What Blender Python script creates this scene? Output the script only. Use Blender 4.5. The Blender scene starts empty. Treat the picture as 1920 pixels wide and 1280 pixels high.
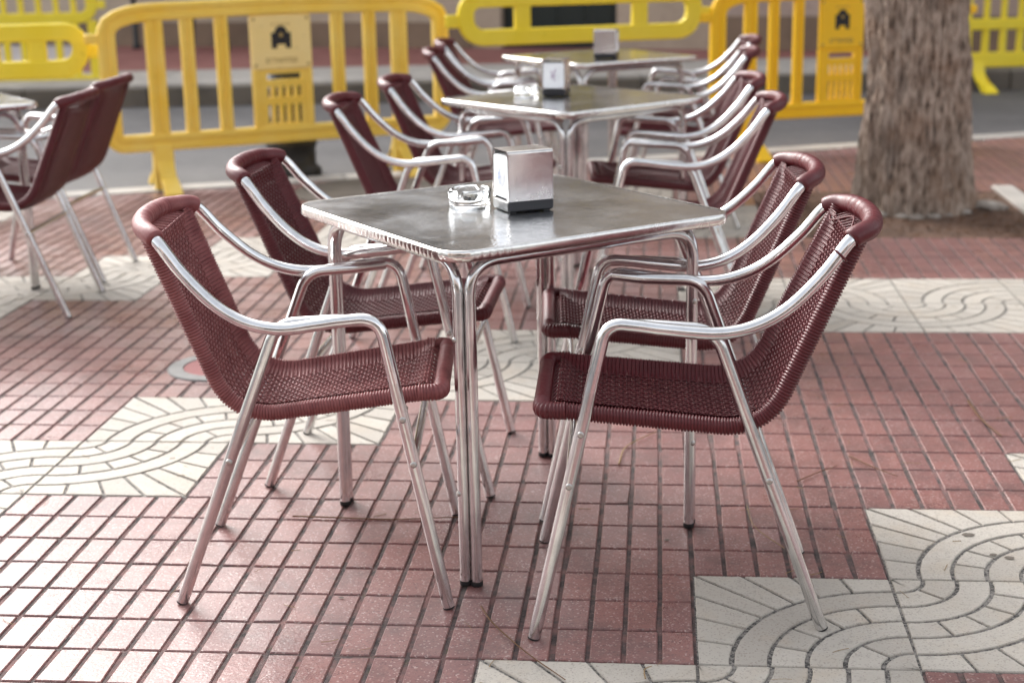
import bpy, bmesh, math, random
from mathutils import Vector, Matrix
random.seed(7)
sc = bpy.context.scene
COL = sc.collection
R = math.radians

# ------------------------------------------------------------------ camera
cam_d = bpy.data.cameras.new("camera"); cam = bpy.data.objects.new("camera", cam_d); COL.objects.link(cam)
sc.camera = cam
PITCH, YAW, ROLL = 0.261755, 0.0975997, -0.0186942
f_ = Vector((-math.sin(YAW)*math.cos(PITCH), math.cos(YAW)*math.cos(PITCH), -math.sin(PITCH)))
r0 = Vector((math.cos(YAW), math.sin(YAW), 0)); u0 = r0.cross(f_)
r_ = r0*math.cos(ROLL)+u0*math.sin(ROLL); u_ = -r0*math.sin(ROLL)+u0*math.cos(ROLL)
cam.matrix_world = Matrix(((r_.x, u_.x, -f_.x, -0.078325), (r_.y, u_.y, -f_.y, -2.548438), (r_.z, u_.z, -f_.z, 1.290629), (0, 0, 0, 1)))
cam_d.sensor_width = 36; cam_d.lens = 2861.19/1920*36
cam_d.clip_start = 0.05; cam_d.clip_end = 400
cam_d.dof.use_dof = True; cam_d.dof.focus_distance = 2.82; cam_d.dof.aperture_fstop = 3.7

# ------------------------------------------------------------------ world, sun, exposure
world = bpy.data.worlds.new("World"); sc.world = world; world.use_nodes = True
wn, wl = world.node_tree.nodes, world.node_tree.links
SUN_EL, SUN_AZ = 37, -38            # azimuth measured from +Y towards +X
sky = wn.new("ShaderNodeTexSky"); sky.sky_type = 'NISHITA'; sky.sun_disc = False
sky.sun_elevation = R(SUN_EL); sky.sun_rotation = R(SUN_AZ); sky.dust_density = 5.0; sky.air_density = 1.2
hs = wn.new("ShaderNodeHueSaturation"); hs.inputs["Saturation"].default_value = 0.22
wl.new(sky.outputs[0], hs.inputs["Color"])
bg = wn["Background"]; bg.inputs[1].default_value = 0.15
wl.new(hs.outputs[0], bg.inputs[0])
sun_d = bpy.data.lights.new("sun", 'SUN'); sun = bpy.data.objects.new("sun", sun_d); COL.objects.link(sun)
sun_d.energy = 0.5; sun_d.angle = R(26); sun_d.color = (1.0, 0.995, 0.985)
d_ = Vector((math.sin(R(SUN_AZ))*math.cos(R(SUN_EL)), math.cos(R(SUN_AZ))*math.cos(R(SUN_EL)), math.sin(R(SUN_EL))))
sun.rotation_euler = d_.to_track_quat('Z', 'Y').to_euler()
sc.view_settings.view_transform = 'Standard'; sc.view_settings.look = 'None'
sc.view_settings.exposure = 1.30; sc.view_settings.gamma = 1

# ------------------------------------------------------------------ mesh helpers
class MB:
    def __init__(s): s.v = []; s.f = []; s.sm = []
    def add(s, vs, fs, smooth=False):
        o = len(s.v); s.v.extend([tuple(v) for v in vs])
        s.f.extend([tuple(i+o for i in f) for f in fs]); s.sm.extend([smooth]*len(fs)); return s
    def build(s, name, mat, parent=None, loc=(0, 0, 0), rz=0):
        me = bpy.data.meshes.new(name); me.from_pydata(s.v, [], s.f)
        me.polygons.foreach_set("use_smooth", s.sm); me.materials.append(mat); me.update()
        o = bpy.data.objects.new(name, me); COL.objects.link(o)
        if parent: o.parent = parent
        o.location = loc; o.rotation_euler = (0, 0, rz)
        return o
    def box(s, c, d, rot=None, ch=0.0):
        x, y, z = d[0]/2, d[1]/2, d[2]/2
        if ch <= 0:
            vs = [(a*x, b*y, e*z) for a in (-1, 1) for b in (-1, 1) for e in (-1, 1)]
            fs = [(0, 1, 3, 2), (4, 6, 7, 5), (0, 4, 5, 1), (2, 3, 7, 6), (0, 2, 6, 4), (1, 5, 7, 3)]
        else:
            ch = min(ch, x*.95, y*.95, z*.95); rings = []
            for (zz, i) in ((-z, ch), (-z+ch, 0), (z-ch, 0), (z, ch)):
                X, Y = x-i, y-i
                rings.append([(X-ch, -Y, zz), (X, -Y+ch, zz), (X, Y-ch, zz), (X-ch, Y, zz), (-X+ch, Y, zz), (-X, Y-ch, zz), (-X, -Y+ch, zz), (-X+ch, -Y, zz)])
            vs = [p for r in rings for p in r]
            fs = [(k*8+i, k*8+(i+1) % 8, k*8+8+(i+1) % 8, k*8+8+i) for k in range(3) for i in range(8)]
            fs += [tuple(range(7, -1, -1)), tuple(range(24, 32))]
        c = Vector(c); M = rot or Matrix.Identity(3)
        return s.add([M@Vector(v)+c for v in vs], fs)
    def lathe(s, prof, c=(0, 0, 0), n=32, smooth=True, axis=None):
        vs = []; fs = []; c = Vector(c); M = Matrix.Identity(3)
        if axis: M = Vector((0, 0, 1)).rotation_difference(Vector(axis)).to_matrix()
        for (r, z) in prof:
            for i in range(n):
                a = 2*math.pi*i/n; vs.append(M@Vector((r*math.cos(a), r*math.sin(a), z))+c)
        for k in range(len(prof)-1):
            for i in range(n):
                j = (i+1) % n; fs.append((k*n+i, k*n+j, k*n+n+j, k*n+n+i))
        return s.add(vs, fs, smooth)
    def tube(s, path, rad, n=12, caps=True, closed=False, ref=None, flat=1.0, smooth=True):
        """rad: number or function(index) ; parallel transport frames"""
        P = [Vector(p) for p in path]; m = len(P); vs = []; fs = []
        T = []
        for i in range(m):
            a = P[(i-1) % m] if (closed or i > 0) else P[i]
            b = P[(i+1) % m] if (closed or i < m-1) else P[i]
            t = (b-a); T.append(t.normalized() if t.length > 1e-9 else Vector((0, 0, 1)))
        nrm = Vector(ref) if ref else (Vector((0, 0, 1)) if abs(T[0].z) < .9 else Vector((1, 0, 0)))
        nrm = (nrm-T[0]*nrm.dot(T[0])).normalized()
        for i in range(m):
            if i: nrm = (nrm-T[i]*nrm.dot(T[i])).normalized()
            b = T[i].cross(nrm); r = rad(i) if callable(rad) else rad
            for k in range(n):
                a = 2*math.pi*k/n; vs.append(P[i]+nrm*(r*flat*math.cos(a))+b*(r*math.sin(a)))
        for i in range(m if closed else m-1):
            o, q = i*n, ((i+1) % m)*n
            for k in range(n):
                l = (k+1) % n; fs.append((o+k, o+l, q+l, q+k))
        s.add(vs, fs, smooth)
        if caps and not closed:
            s.add(vs[:n], [tuple(range(n-1, -1, -1))]); s.add(vs[-n:], [tuple(range(n))])
        return s

def catmull(pts, step=.012):
    P = [Vector(p) for p in pts]; P = [P[0]*2-P[1]]+P+[P[-1]*2-P[-2]]; out = []
    for i in range(1, len(P)-2):
        a, b, c, d = P[i-1], P[i], P[i+1], P[i+2]; n = max(2, int((c-b).length/step))
        for k in range(n):
            t = k/n
            out.append(.5*((2*b)+(c-a)*t+(2*a-5*b+4*c-d)*t*t+(3*b-a-3*c+d)*t**3))
    out.append(P[-2]); return out
def fillet(pts, rads, step=.012, n=9, dense=False):
    P = [Vector(p) for p in pts]; out = [P[0]]
    for i in range(1, len(P)-1):
        r = rads[i-1]; a = (P[i-1]-P[i]); b = (P[i+1]-P[i]); la, lb = a.length, b.length; a.normalize(); b.normalize()
        ang = a.angle(b); t = min(r/math.tan(ang/2), la*.48, lb*.48)
        p, q = P[i]+a*t, P[i]+b*t
        for k in range(n+1):
            u = k/n; out.append((1-u)**2*p*1+2*u*(1-u)*(P[i]*.9+(p+q)*.05)+u*u*q)
    out.append(P[-1])
    return resample(out, step) if dense else out
def resample(path, step):
    P = [Vector(p) for p in path]; L = [0]
    for i in range(1, len(P)): L.append(L[-1]+(P[i]-P[i-1]).length)
    n = max(2, int(round(L[-1]/step))); out = []; j = 0
    for k in range(n+1):
        d = L[-1]*k/n
        while j < len(L)-2 and L[j+1] < d: j += 1
        t = (d-L[j])/max(1e-9, L[j+1]-L[j]); out.append(P[j].lerp(P[j+1], t))
    return out
def plen(p): return sum((Vector(p[i+1])-Vector(p[i])).length for i in range(len(p)-1))

def tag(o, label=None, cat=None, group=None, kind=None):
    if label: o["label"] = label
    if cat: o["category"] = cat
    if group: o["group"] = group
    if kind: o["kind"] = kind
    return o
def empty(name, loc, rz=0):
    o = bpy.data.objects.new(name, None); COL.objects.link(o); o.location = loc; o.rotation_euler = (0, 0, rz); o.empty_display_size = .1; return o
def copy_tree(o, parent=None):
    c = o.copy(); COL.objects.link(c); c.parent = parent
    for ch in list(o.children): copy_tree(ch, c)
    return c

# ------------------------------------------------------------------ materials
def mat(name, col, rough=.5, metal=0.0, spec=.5):
    m = bpy.data.materials.new(name); m.use_nodes = True; b = m.node_tree.nodes["Principled BSDF"]
    b.inputs["Base Color"].default_value = (*col, 1); b.inputs["Roughness"].default_value = rough
    b.inputs["Metallic"].default_value = metal; b.inputs["Specular IOR Level"].default_value = spec
    return m
class NT:
    def __init__(s, m): s.n = m.node_tree.nodes; s.l = m.node_tree.links; s.b = s.n["Principled BSDF"]; s.m = m
    def coord(s, kind="Object", scale=(1, 1, 1)):
        t = s.n.new("ShaderNodeTexCoord"); mp = s.n.new("ShaderNodeMapping"); mp.inputs["Scale"].default_value = scale
        s.l.new(t.outputs[kind], mp.inputs[0]); return mp.outputs[0]
    def pos(s, scale=(1, 1, 1)):
        t = s.n.new("ShaderNodeNewGeometry"); mp = s.n.new("ShaderNodeMapping"); mp.inputs["Scale"].default_value = scale
        s.l.new(t.outputs["Position"], mp.inputs[0]); return mp.outputs[0]
    def noise(s, v, scale, detail=4, rough=.55):
        t = s.n.new("ShaderNodeTexNoise"); t.inputs["Scale"].default_value = scale; t.inputs["Detail"].default_value = detail
        t.inputs["Roughness"].default_value = rough; s.l.new(v, t.inputs["Vector"]); return t.outputs["Fac"]
    def vor(s, v, scale, out="Distance"):
        t = s.n.new("ShaderNodeTexVoronoi"); t.inputs["Scale"].default_value = scale; s.l.new(v, t.inputs["Vector"]); return t.outputs[out]
    def island(s): return s.n.new("ShaderNodeNewGeometry").outputs["Random Per Island"]
    def ramp(s, fac, stops, interp='LINEAR'):
        t = s.n.new("ShaderNodeValToRGB"); e = t.color_ramp.elements; t.color_ramp.interpolation = interp
        while len(e) < len(stops): e.new(.5)
        for i, (p, c) in enumerate(stops):
            e[i].position = p; e[i].color = (*c, 1) if not isinstance(c, (int, float)) else (c, c, c, 1)
        s.l.new(fac, t.inputs[0]); return t.outputs[0]
    def mix(s, fac, a, b, mode='MIX'):
        t = s.n.new("ShaderNodeMix"); t.data_type = 'RGBA'; t.blend_type = mode
        for sock, val in ((t.inputs["Factor"], fac), (t.inputs["A"] if False else t.inputs[6], a), (t.inputs[7], b)):
            if isinstance(val, (int, float)): sock.default_value = val
            elif isinstance(val, tuple): sock.default_value = (*val, 1)
            else: s.l.new(val, sock)
        return t.outputs[2]
    def math(s, op, a, b=None):
        t = s.n.new("ShaderNodeMath"); t.operation = op
        for i, v in enumerate((a, b)):
            if v is None: continue
            if isinstance(v, (int, float)): t.inputs[i].default_value = v
            else: s.l.new(v, t.inputs[i])
        return t.outputs[0]
    def set(s, name, v): s.l.new(v, s.b.inputs[name])
    def bump(s, h, strength=.3, dist=.01):
        t = s.n.new("ShaderNodeBump"); t.inputs["Strength"].default_value = strength; t.inputs["Distance"].default_value = dist
        s.l.new(h, t.inputs["Height"]); s.l.new(t.outputs[0], s.b.inputs["Normal"]); return t

M = {}
def mk_alu(name, base, r0, r1, dull=0):
    m = mat(name, base, .2, 1.0); t = NT(m); c = t.coord("Object", (1, 1, 1))
    n = t.noise(c, 35, 5); n2 = t.noise(t.coord("Object", (160, 160, 12)), 1.5, 3)
    mx = t.math('ADD', t.math('MULTIPLY', n, .6), t.math('MULTIPLY', n2, .4))
    t.set("Roughness", t.ramp(mx, [(.3, r0), (.7, r1)]))
    b2 = tuple(x*.80 for x in base)
    t.set("Base Color", t.ramp(t.noise(c, 14, 6, .7), [(.35, b2), (.6, base)]))
    t.bump(n2, .025, .002)
    return m
M['alu'] = mk_alu("polished_aluminium", (.87, .875, .885), .07, .15)
M['alu_leg'] = mk_alu("worn_aluminium", (.78, .775, .775), .12, .26)
M['screw'] = mat("screw_steel", (.55, .54, .52), .3, 1.0)
M['rubber'] = mat("black_rubber", (.015, .015, .016), .6)
def mk_wicker(name, base, light, rough):
    m = mat(name, base, rough); t = NT(m); c = t.coord("Object")
    n = t.noise(c, 22, 5); f = t.noise(c, 240, 2)
    col = t.ramp(n, [(.3, base), (.72, light)])
    t.set("Base Color", t.mix(t.math('MULTIPLY', f, .35), col, tuple(x*.5 for x in base)))
    t.set("Roughness", t.ramp(f, [(.3, rough-.08), (.7, rough+.1)])); t.b.inputs['Specular IOR Level'].default_value = .45
    t.bump(f, .12, .001)
    return m
M['wicker'] = mk_wicker("maroon_wicker", (.098, .0088, .0135), (.135, .0165, .022), .40)
M['wicker_faded'] = mk_wicker("faded_maroon_wicker", (.195, .044, .047), (.35, .120, .117), .44)

def mk_red():
    m = mat("red_paving", (.3, .1, .09), .45); t = NT(m); p = t.pos()
    isl = t.island()
    base = t.ramp(isl, [(0, (.160, .072, .070)), (.3, (.21, .090, .085)), (.7, (.26, .110, .097)), (1, (.21, .105, .103))])
    fl = t.n.new("ShaderNodeVectorMath"); fl.operation = 'FLOOR'; t.l.new(t.pos((2.5, 2.5, 0)), fl.inputs[0])
    wn_ = t.n.new("ShaderNodeTexWhiteNoise"); wn_.noise_dimensions = '2D'; t.l.new(fl.outputs[0], wn_.inputs["Vector"])
    base = t.mix(t.math('MULTIPLY', wn_.outputs["Value"], .55), base, (.155, .080, .080))
    big = t.noise(p, 1.3, 4)
    base = t.mix(t.ramp(big, [(.4, 0.0), (.75, .45)]), base, (.205, .092, .092))
    sp = t.vor(p, 300, "Color"); sepn = t.n.new("ShaderNodeSeparateColor"); t.l.new(sp, sepn.inputs[0])
    white = t.ramp(sepn.outputs[0], [(.90, 0), (.94, .55)]); dark = t.ramp(sepn.outputs[1], [(.86, 0), (.92, .6)])
    fine = t.noise(p, 420, 2)
    base = t.mix(t.math('MULTIPLY', fine, .35), base, (.42, .19, .165))
    base = t.mix(white, base, (.60, .50, .46)); base = t.mix(dark, base, (.10, .04, .04))
    st = t.ramp(t.noise(p, 6, 8, .75), [(.47, 0), (.66, .75)])
    base = t.mix(st, base, (.115, .066, .064))
    base = t.mix(t.ramp(t.noise(p, 38, 6, .75), [(.52, 0), (.68, .6)]), base, (.29, .155, .135))
    t.set("Base Color", base)
    wet = t.noise(p, 2.2, 5)
    t.set("Roughness", t.math('ADD', t.ramp(wet, [(.35, .20), (.65, .36)]), t.math('MULTIPLY', fine, .12)))
    t.b.inputs["Specular IOR Level"].default_value = .65
    t.bump(t.math('ADD', t.noise(p, 160, 4), t.math('MULTIPLY', t.noise(p, 14, 3), 1.5)), .22, .003)
    return m
def mk_cream():
    m = mat("cream_paving", (.5, .45, .4), .6); t = NT(m); p = t.pos()
    base = t.ramp(t.island(), [(0, (.43, .395, .35)), (.5, (.53, .49, .435)), (1, (.48, .445, .395))])
    n = t.noise(p, 7, 6, .65)
    base = t.mix(t.ramp(n, [(.5, 0), (.8, .5)]), base, (.47, .36, .25))
    sp = t.vor(p, 330, "Color"); se = t.n.new("ShaderNodeSeparateColor"); t.l.new(sp, se.inputs[0])
    base = t.mix(t.ramp(se.outputs[0], [(.84, 0), (.92, .5)]), base, (.26, .22, .19))
    base = t.mix(t.ramp(t.noise(p, 30, 6, .7), [(.56, 0), (.75, .5)]), base, (.30, .275, .25))
    base = t.mix(t.ramp(t.noise(p, 2.3, 5, .6), [(.45, 0), (.75, .45)]), base, (.40, .36, .31))
    t.set("Base Color", base); t.b.inputs["Roughness"].default_value = .6; t.b.inputs['Specular IOR Level'].default_value = .3
    base2 = None; t.bump(t.math('ADD', t.noise(p, 190, 5), t.math('MULTIPLY', t.noise(p, 60, 4), .8)), .5, .004)
    return m
def mk_groove():
    m = mat("dirty_joints", (.1, .07, .07), .9); t = NT(m); p = t.pos()
    n = t.noise(p, 16, 6, .7)
    base = t.ramp(n, [(.36, (.030, .026, .026)), (.48, (.095, .070, .067)), (.62, (.20, .105, .098))])
    base = t.mix(t.ramp(t.noise(p, 55, 5, .7), [(.60, 0), (.68, .85)]), base, (.055, .058, .022))
    base = t.mix(t.ramp(t.noise(p, 120, 4, .7), [(.60, 0), (.68, .7)]), base, (.27, .20, .19))
    t.set("Base Color", base); t.bump(t.noise(p, 220, 4), .6, .004); return m
def mk_groove2():
    m = mat("grey_dirty_joints", (.1, .1, .1), .9); t = NT(m); p = t.pos()
    base = t.ramp(t.noise(p, 22, 6, .7), [(.34, (.030, .029, .030)), (.5, (.075, .070, .068)), (.62, (.20, .185, .17))])
    base = t.mix(t.ramp(t.noise(p, 150, 4, .7), [(.46, 0), (.56, .85)]), base, (.32, .30, .275))
    base = t.mix(t.ramp(t.noise(p, 55, 5, .7), [(.62, 0), (.70, .7)]), base, (.06, .06, .025))
    t.set("Base Color", base); t.bump(t.noise(p, 220, 4), .6, .004); return m
M['groove2'] = mk_groove2()
M['red'] = mk_red(); M['cream'] = mk_cream(); M['groove'] = mk_groove()
def mk_noise(name, a, b, scale, rough=.8, bs=120, bstr=.4, c=None, lo=.35, hi=.65):
    m = mat(name, a, rough); t = NT(m); p = t.pos()
    base = t.ramp(t.noise(p, scale, 6, .6), [(lo, a), (hi, b)])
    if c: base = t.mix(t.ramp(t.noise(p, scale*9, 4, .7), [(.55, 0), (.7, .7)]), base, c)
    t.set("Base Color", base); t.bump(t.noise(p, bs, 4), bstr, .006); return m
M['asphalt'] = mk_noise("asphalt", (.085, .082, .085), (.125, .12, .122), 1.2, .75, 160, .4, (.15, .145, .145))
M['concrete'] = mk_noise("kerb_concrete", (.34, .315, .29), (.46, .43, .39), 3, .8, 90, .3)
M['glarepave'] = mk_noise("pale_glare_pavement", (.58, .53, .52), (.68, .63, .62), 2, .5, 60, .2)  # light concrete with street glare mixed into its colour
M['kerbface'] = mk_noise("kerb_face_stone", (.10, .085, .07), (.16, .135, .11), 3, .85, 90, .3)
M['soil'] = mk_noise("tree_pit_soil", (.085, .050, .033), (.17, .095, .062), 9, .95, 60, 1.0, (.045, .03, .02))
M['farpave'] = mk_noise("far_red_pavement", (.24, .088, .078), (.32, .13, .115), 2, .7, 60, .3, (.2, .09, .08))
M['stonewall'] = mk_noise("tan_stone_wall", (.40, .325, .25), (.49, .40, .315), 1.5, .85, 40, .4, (.33, .26, .20))
M['plaster'] = mk_noise("mauve_plaster_wall", (.36, .27, .23), (.46, .36, .315), .9, .85, 30, .3, (.30, .22, .18))
M['plinth'] = mk_noise("wall_plinth", (.17, .12, .085), (.26, .185, .13), 1.5, .85, 40, .4)
M['greendoor'] = mat("dark_green_paint", (.008, .016, .014), .4)
M['glass_dark'] = mat("dark_window_glass", (.02, .022, .025), .08)
M['whitepaint'] = mat("white_frame_paint", (.6, .58, .54), .5)
def mk_steel(name, base, r0, r1, sw=True):
    m = mat(name, base, .2, 1.0); t = NT(m); c = t.coord("Object")
    n = t.noise(c, 6, 6, .65); w = t.noise(c, 75, 3, .6); fine = t.noise(c, 420, 2)
    t.set("Roughness", t.math('ADD', t.ramp(n, [(.35, r0), (.65, r1)]), t.math('MULTIPLY', fine, .05)))
    t.set("Base Color", t.mix(t.ramp(w, [(.45, 0), (.7, .4)]), base, tuple(x*.62 for x in base)))
    if sw:
        sw_ = t.math('SINE', t.math('MULTIPLY', t.vor(c, 16), 55.0))
        t.bump(t.math('ADD', t.math('ADD', w, t.math('MULTIPLY', fine, .5)), t.math('MULTIPLY', sw_, .35)), .085, .003)
    return m
M['tabletop'] = mk_steel("swirled_steel_tabletop", (.74, .765, .80), .11, .20)
M['rim'] = mk_steel("aluminium_table_rim", (.86, .84, .81), .14, .26, False)
M['steel'] = mk_steel("brushed_steel", (.70, .67, .655), .16, .28, False)
M['napkin'] = mat("white_paper_napkin", (.92, .925, .93), .8)
M['napkin_print'] = mat("blue_napkin_print", (.55, .62, .82), .8)
M['napkin_print2'] = mat("purple_napkin_print", (.42, .30, .42), .8)
M['blackplastic'] = mat("black_plastic", (.018, .018, .022), .35)
def mk_glass():
    m = mat("clear_pressed_glass", (.99, 1, 1), .02); b = m.node_tree.nodes["Principled BSDF"]
    b.inputs["Transmission Weight"].default_value = 1.0; b.inputs["IOR"].default_value = 1.30; return m
M['glass'] = mk_glass()
def mk_yellow(name, a, b, rough=.45):
    m = mat(name, a, rough); t = NT(m); c = t.coord("Object")
    col = t.ramp(t.noise(c, 3.5, 6, .6), [(.35, a), (.68, b)])
    col = t.mix(t.ramp(t.noise(c, 26, 5, .7), [(.60, 0), (.72, .35)]), col, tuple(x*.55 for x in a))
    t.set("Base Color", col); t.bump(t.noise(c, 60, 3), .08, .004); return m
M['yel_faded'] = mk_yellow("faded_yellow_plastic", (.91, .59, .055), (.93, .68, .15))
M['yel_deep'] = mk_yellow("deep_yellow_plastic", (.97, .57, .004), (.98, .61, .012))
M['yel_lemon'] = mk_yellow("lemon_yellow_plastic", (.88, .68, .018), (.91, .73, .06))
M['yel_panel'] = mk_yellow("pale_yellow_panel", (.92, .70, .26), (.94, .74, .32))
M['ink'] = mat("black_ink", (.012, .011, .012), .5)
M['ink_faded'] = mat("faded_ink", (.42, .29, .09), .6)
M['iron'] = mk_noise("black_cast_iron", (.010, .010, .011), (.020, .020, .021), 8, .5, 50, .3)
def mk_bark():
    m = mat("fissured_bark", (.2, .15, .12), .9); t = NT(m)
    c = t.coord("Object", (1, 1, .36)); n0 = t.noise(c, 38, 10, .78); vv = t.vor(t.coord("Object", (1, 1, .30)), 44); n = t.math('ADD', t.math('MULTIPLY', n0, .78), t.math('MULTIPLY', vv, .26))
    base = t.ramp(n, [(.38, (.060, .043, .033)), (.46, (.28, .205, .155)), (.62, (.58, .46, .375))])
    base = t.mix(t.ramp(t.noise(t.coord("Object"), 5, 5, .6), [(.50, 0), (.70, .6)]), base, (.27, .145, .08))
    base = t.mix(t.ramp(t.noise(t.coord("Object", (1, 1, .5)), 9, 4, .6), [(.55, 0), (.72, .6)]), base, (.33, .28, .245))
    t.set("Base Color", base)
    t.bump(t.math('ADD', n, t.math('MULTIPLY', t.noise(t.coord("Object", (1, 1, .3)), 70, 4), .5)), .9, .02); return m
M['bark'] = mk_bark()
def mk_leaf():
    m = mat("leaf_green", (.05, .08, .025), .6); t = NT(m)
    t.set("Base Color", t.ramp(t.island(), [(0, (.035, .06, .018)), (.6, (.06, .095, .03)), (1, (.10, .125, .045))])); return m
M['leaf'] = mk_leaf()
M['stone'] = mk_noise("pale_stones", (.20, .165, .135), (.40, .36, .32), 22, .85, 90, .4)
M['twig'] = mat("dry_brown_stem", (.14, .062, .022), .7)
M['twig_pale'] = mat("dry_straw_stem", (.30, .20, .09), .7)
M['cover_red'] = mk_noise("painted_red_cover", (.20, .032, .034), (.27, .05, .05), 9, .6, 80, .2)
M['cover_grey'] = mk_noise("grey_iron_ring", (.12, .115, .115), (.18, .175, .17), 9, .5, 80, .2)

# ------------------------------------------------------------------ the setting
T = .40
KX0, KY0, KS = .98, 6.84, .408                    # near kerb line y = KY0 + KS*(x-KX0)
def kerb_y(x): return KY0+KS*(x-KX0)
def sheet(name, pts, z, m, thick=0):
    b = MB(); n = len(pts)
    if thick:
        b.add([(x, y, z) for x, y in pts]+[(x, y, z-thick) for x, y in pts], [tuple(range(n))]+[(i, i+n, (i+1) % n+n, (i+1) % n) for i in range(n)])
    else: b.add([(x, y, z) for x, y in pts], [tuple(range(n))])
    return b.build(name, m)
tag(sheet("ground", [(-80, -40), (80, -40), (80, 90), (-80, 90)], -.06, M['asphalt']), kind='structure')
tag(sheet("road", [(-30, kerb_y(-30)+.12), (30, kerb_y(30)+.12), (30, 60), (-30, 60)], -.022, M['asphalt']), kind='structure')
tag(sheet("plaza_joints", [(-7.2, kerb_y(-7.2)), (-7.2, -2.4), (6, -2.4), (6, kerb_y(6))], -.0048, M['groove']), kind='structure')
kd = Vector((1, KS, 0)).normalized(); kn = Vector((-kd.y, kd.x, 0))
b = MB()
for i in range(-9, 10):
    c = Vector((KX0, KY0, 0))+kd*(i*1.0+.5)
    b.box((c.x, c.y, -.045), (.992, .17, .10), Matrix.Rotation(math.atan(KS), 3, 'Z'), .006)
tag(b.build("kerb", M['concrete']), kind='structure')

def tile_kind(v, h):
    if h in (6, 7) and v >= 0: 
        if h == 7: return 'BR' if v % 2 == 0 else 'BL'
        return 'TL' if v % 2 == 0 else 'TR'
    if v >= 0 and h >= 8: return 'BR' if (v == 0 and h in (10, 11)) else None
    k = (v-h) % 7
    if k == 0: return 'BR'
    if k == 1: return 'TL'
    return None
PIT = (1, 4, 10, 13)
red, cre, crj = MB(), MB(), MB()
def brick(b, x0, x1, y0, y1, ox=0, oy=0, dz=0):
    j = lambda s: random.uniform(-s, s)
    bev = .0022; z1 = dz+random.uniform(-.0006, 0); z0 = -.010
    x0 += ox; x1 += ox; y0 += oy; y1 += oy
    x0 += j(.0006); x1 += j(.0006); y0 += j(.0006); y1 += j(.0006)
    c = [(x0, y0), (x1, y0), (x1, y1), (x0, y1)]
    if random.random() < .16:
        q = random.randrange(4); c[q] = (c[q][0]+(.5-(q in (1, 2)))*random.uniform(.004, .010), c[q][1]+(.5-(q in (2, 3)))*random.uniform(.004, .010))
    ci = [(c[0][0]+bev, c[0][1]+bev), (c[1][0]-bev, c[1][1]+bev), (c[2][0]-bev, c[2][1]-bev), (c[3][0]+bev, c[3][1]-bev)]
    vs = [(x, y, z0) for x, y in c]+[(x, y, z1-.0022) for x, y in c]+[(x, y, z1) for x, y in ci]
    fs = [(8, 9, 10, 11)]+[(i, (i+1) % 4, 4+(i+1) % 4, 4+i) for i in range(4)]+[(4+i, 4+(i+1) % 4, 8+(i+1) % 4, 8+i) for i in range(4)]
    b.add(vs, fs)
GA, GR = .0108, .0092
def cream_cells():
    out = []; bands = [(0.0, .167, 1), (.167, .335, 2), (.335, .505, 1), (.505, .675, 5), (.675, .845, 1)]
    mg = .008
    def lim(r, a): return max(mg, min(1-mg, r)) 
    for (ra, rb, n) in bands:
        for k in range(n):
            a0, a1 = math.pi/2*k/n, math.pi/2*(k+1)/n; m = 10; inn = []; ou = []
            for q in range(m+1):
                t = q/m
                for lst, rr in ((inn, max(ra+GA, .012)), (ou, rb-GA)):
                    e0 = (GR/rr if k > 0 else mg/rr); e1 = (GR/rr if k < n-1 else mg/rr)
                    a = a0+e0+(a1-e1-a0-e0)*t
                    lst.append((1-rr*math.cos(a), rr*math.sin(a)))
            out.append((inn, ou))
    angs = [0]+[math.atan(.25), math.atan(.5), math.atan(.75), math.pi/4, math.atan(1/.75), math.atan(2), math.atan(4)]+[math.pi/2]
    for k in range(8):
        m = 5; inn = []; ou = []
        for q in range(m+1):
            t = q/m; rr = .845+GA
            e0 = GR/rr if k > 0 else mg/rr; e1 = GR/rr if k < 7 else mg/rr
            a = angs[k]+e0+(angs[k+1]-e1-angs[k]-e0)*t
            inn.append((1-rr*math.cos(a), rr*math.sin(a)))
            R2 = 1.1; e0 = GR/R2 if k > 0 else mg/R2; e1 = GR/R2 if k < 7 else mg/R2
            a = angs[k]+e0+(angs[k+1]-e1-angs[k]-e0)*t
            rad = min((1-mg)/max(1e-6, math.cos(a)), (1-mg)/max(1e-6, math.sin(a)))
            ou.append((1-rad*math.cos(a), rad*math.sin(a)))
        out.append((inn, ou))
    return out
CELLS = cream_cells()
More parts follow.
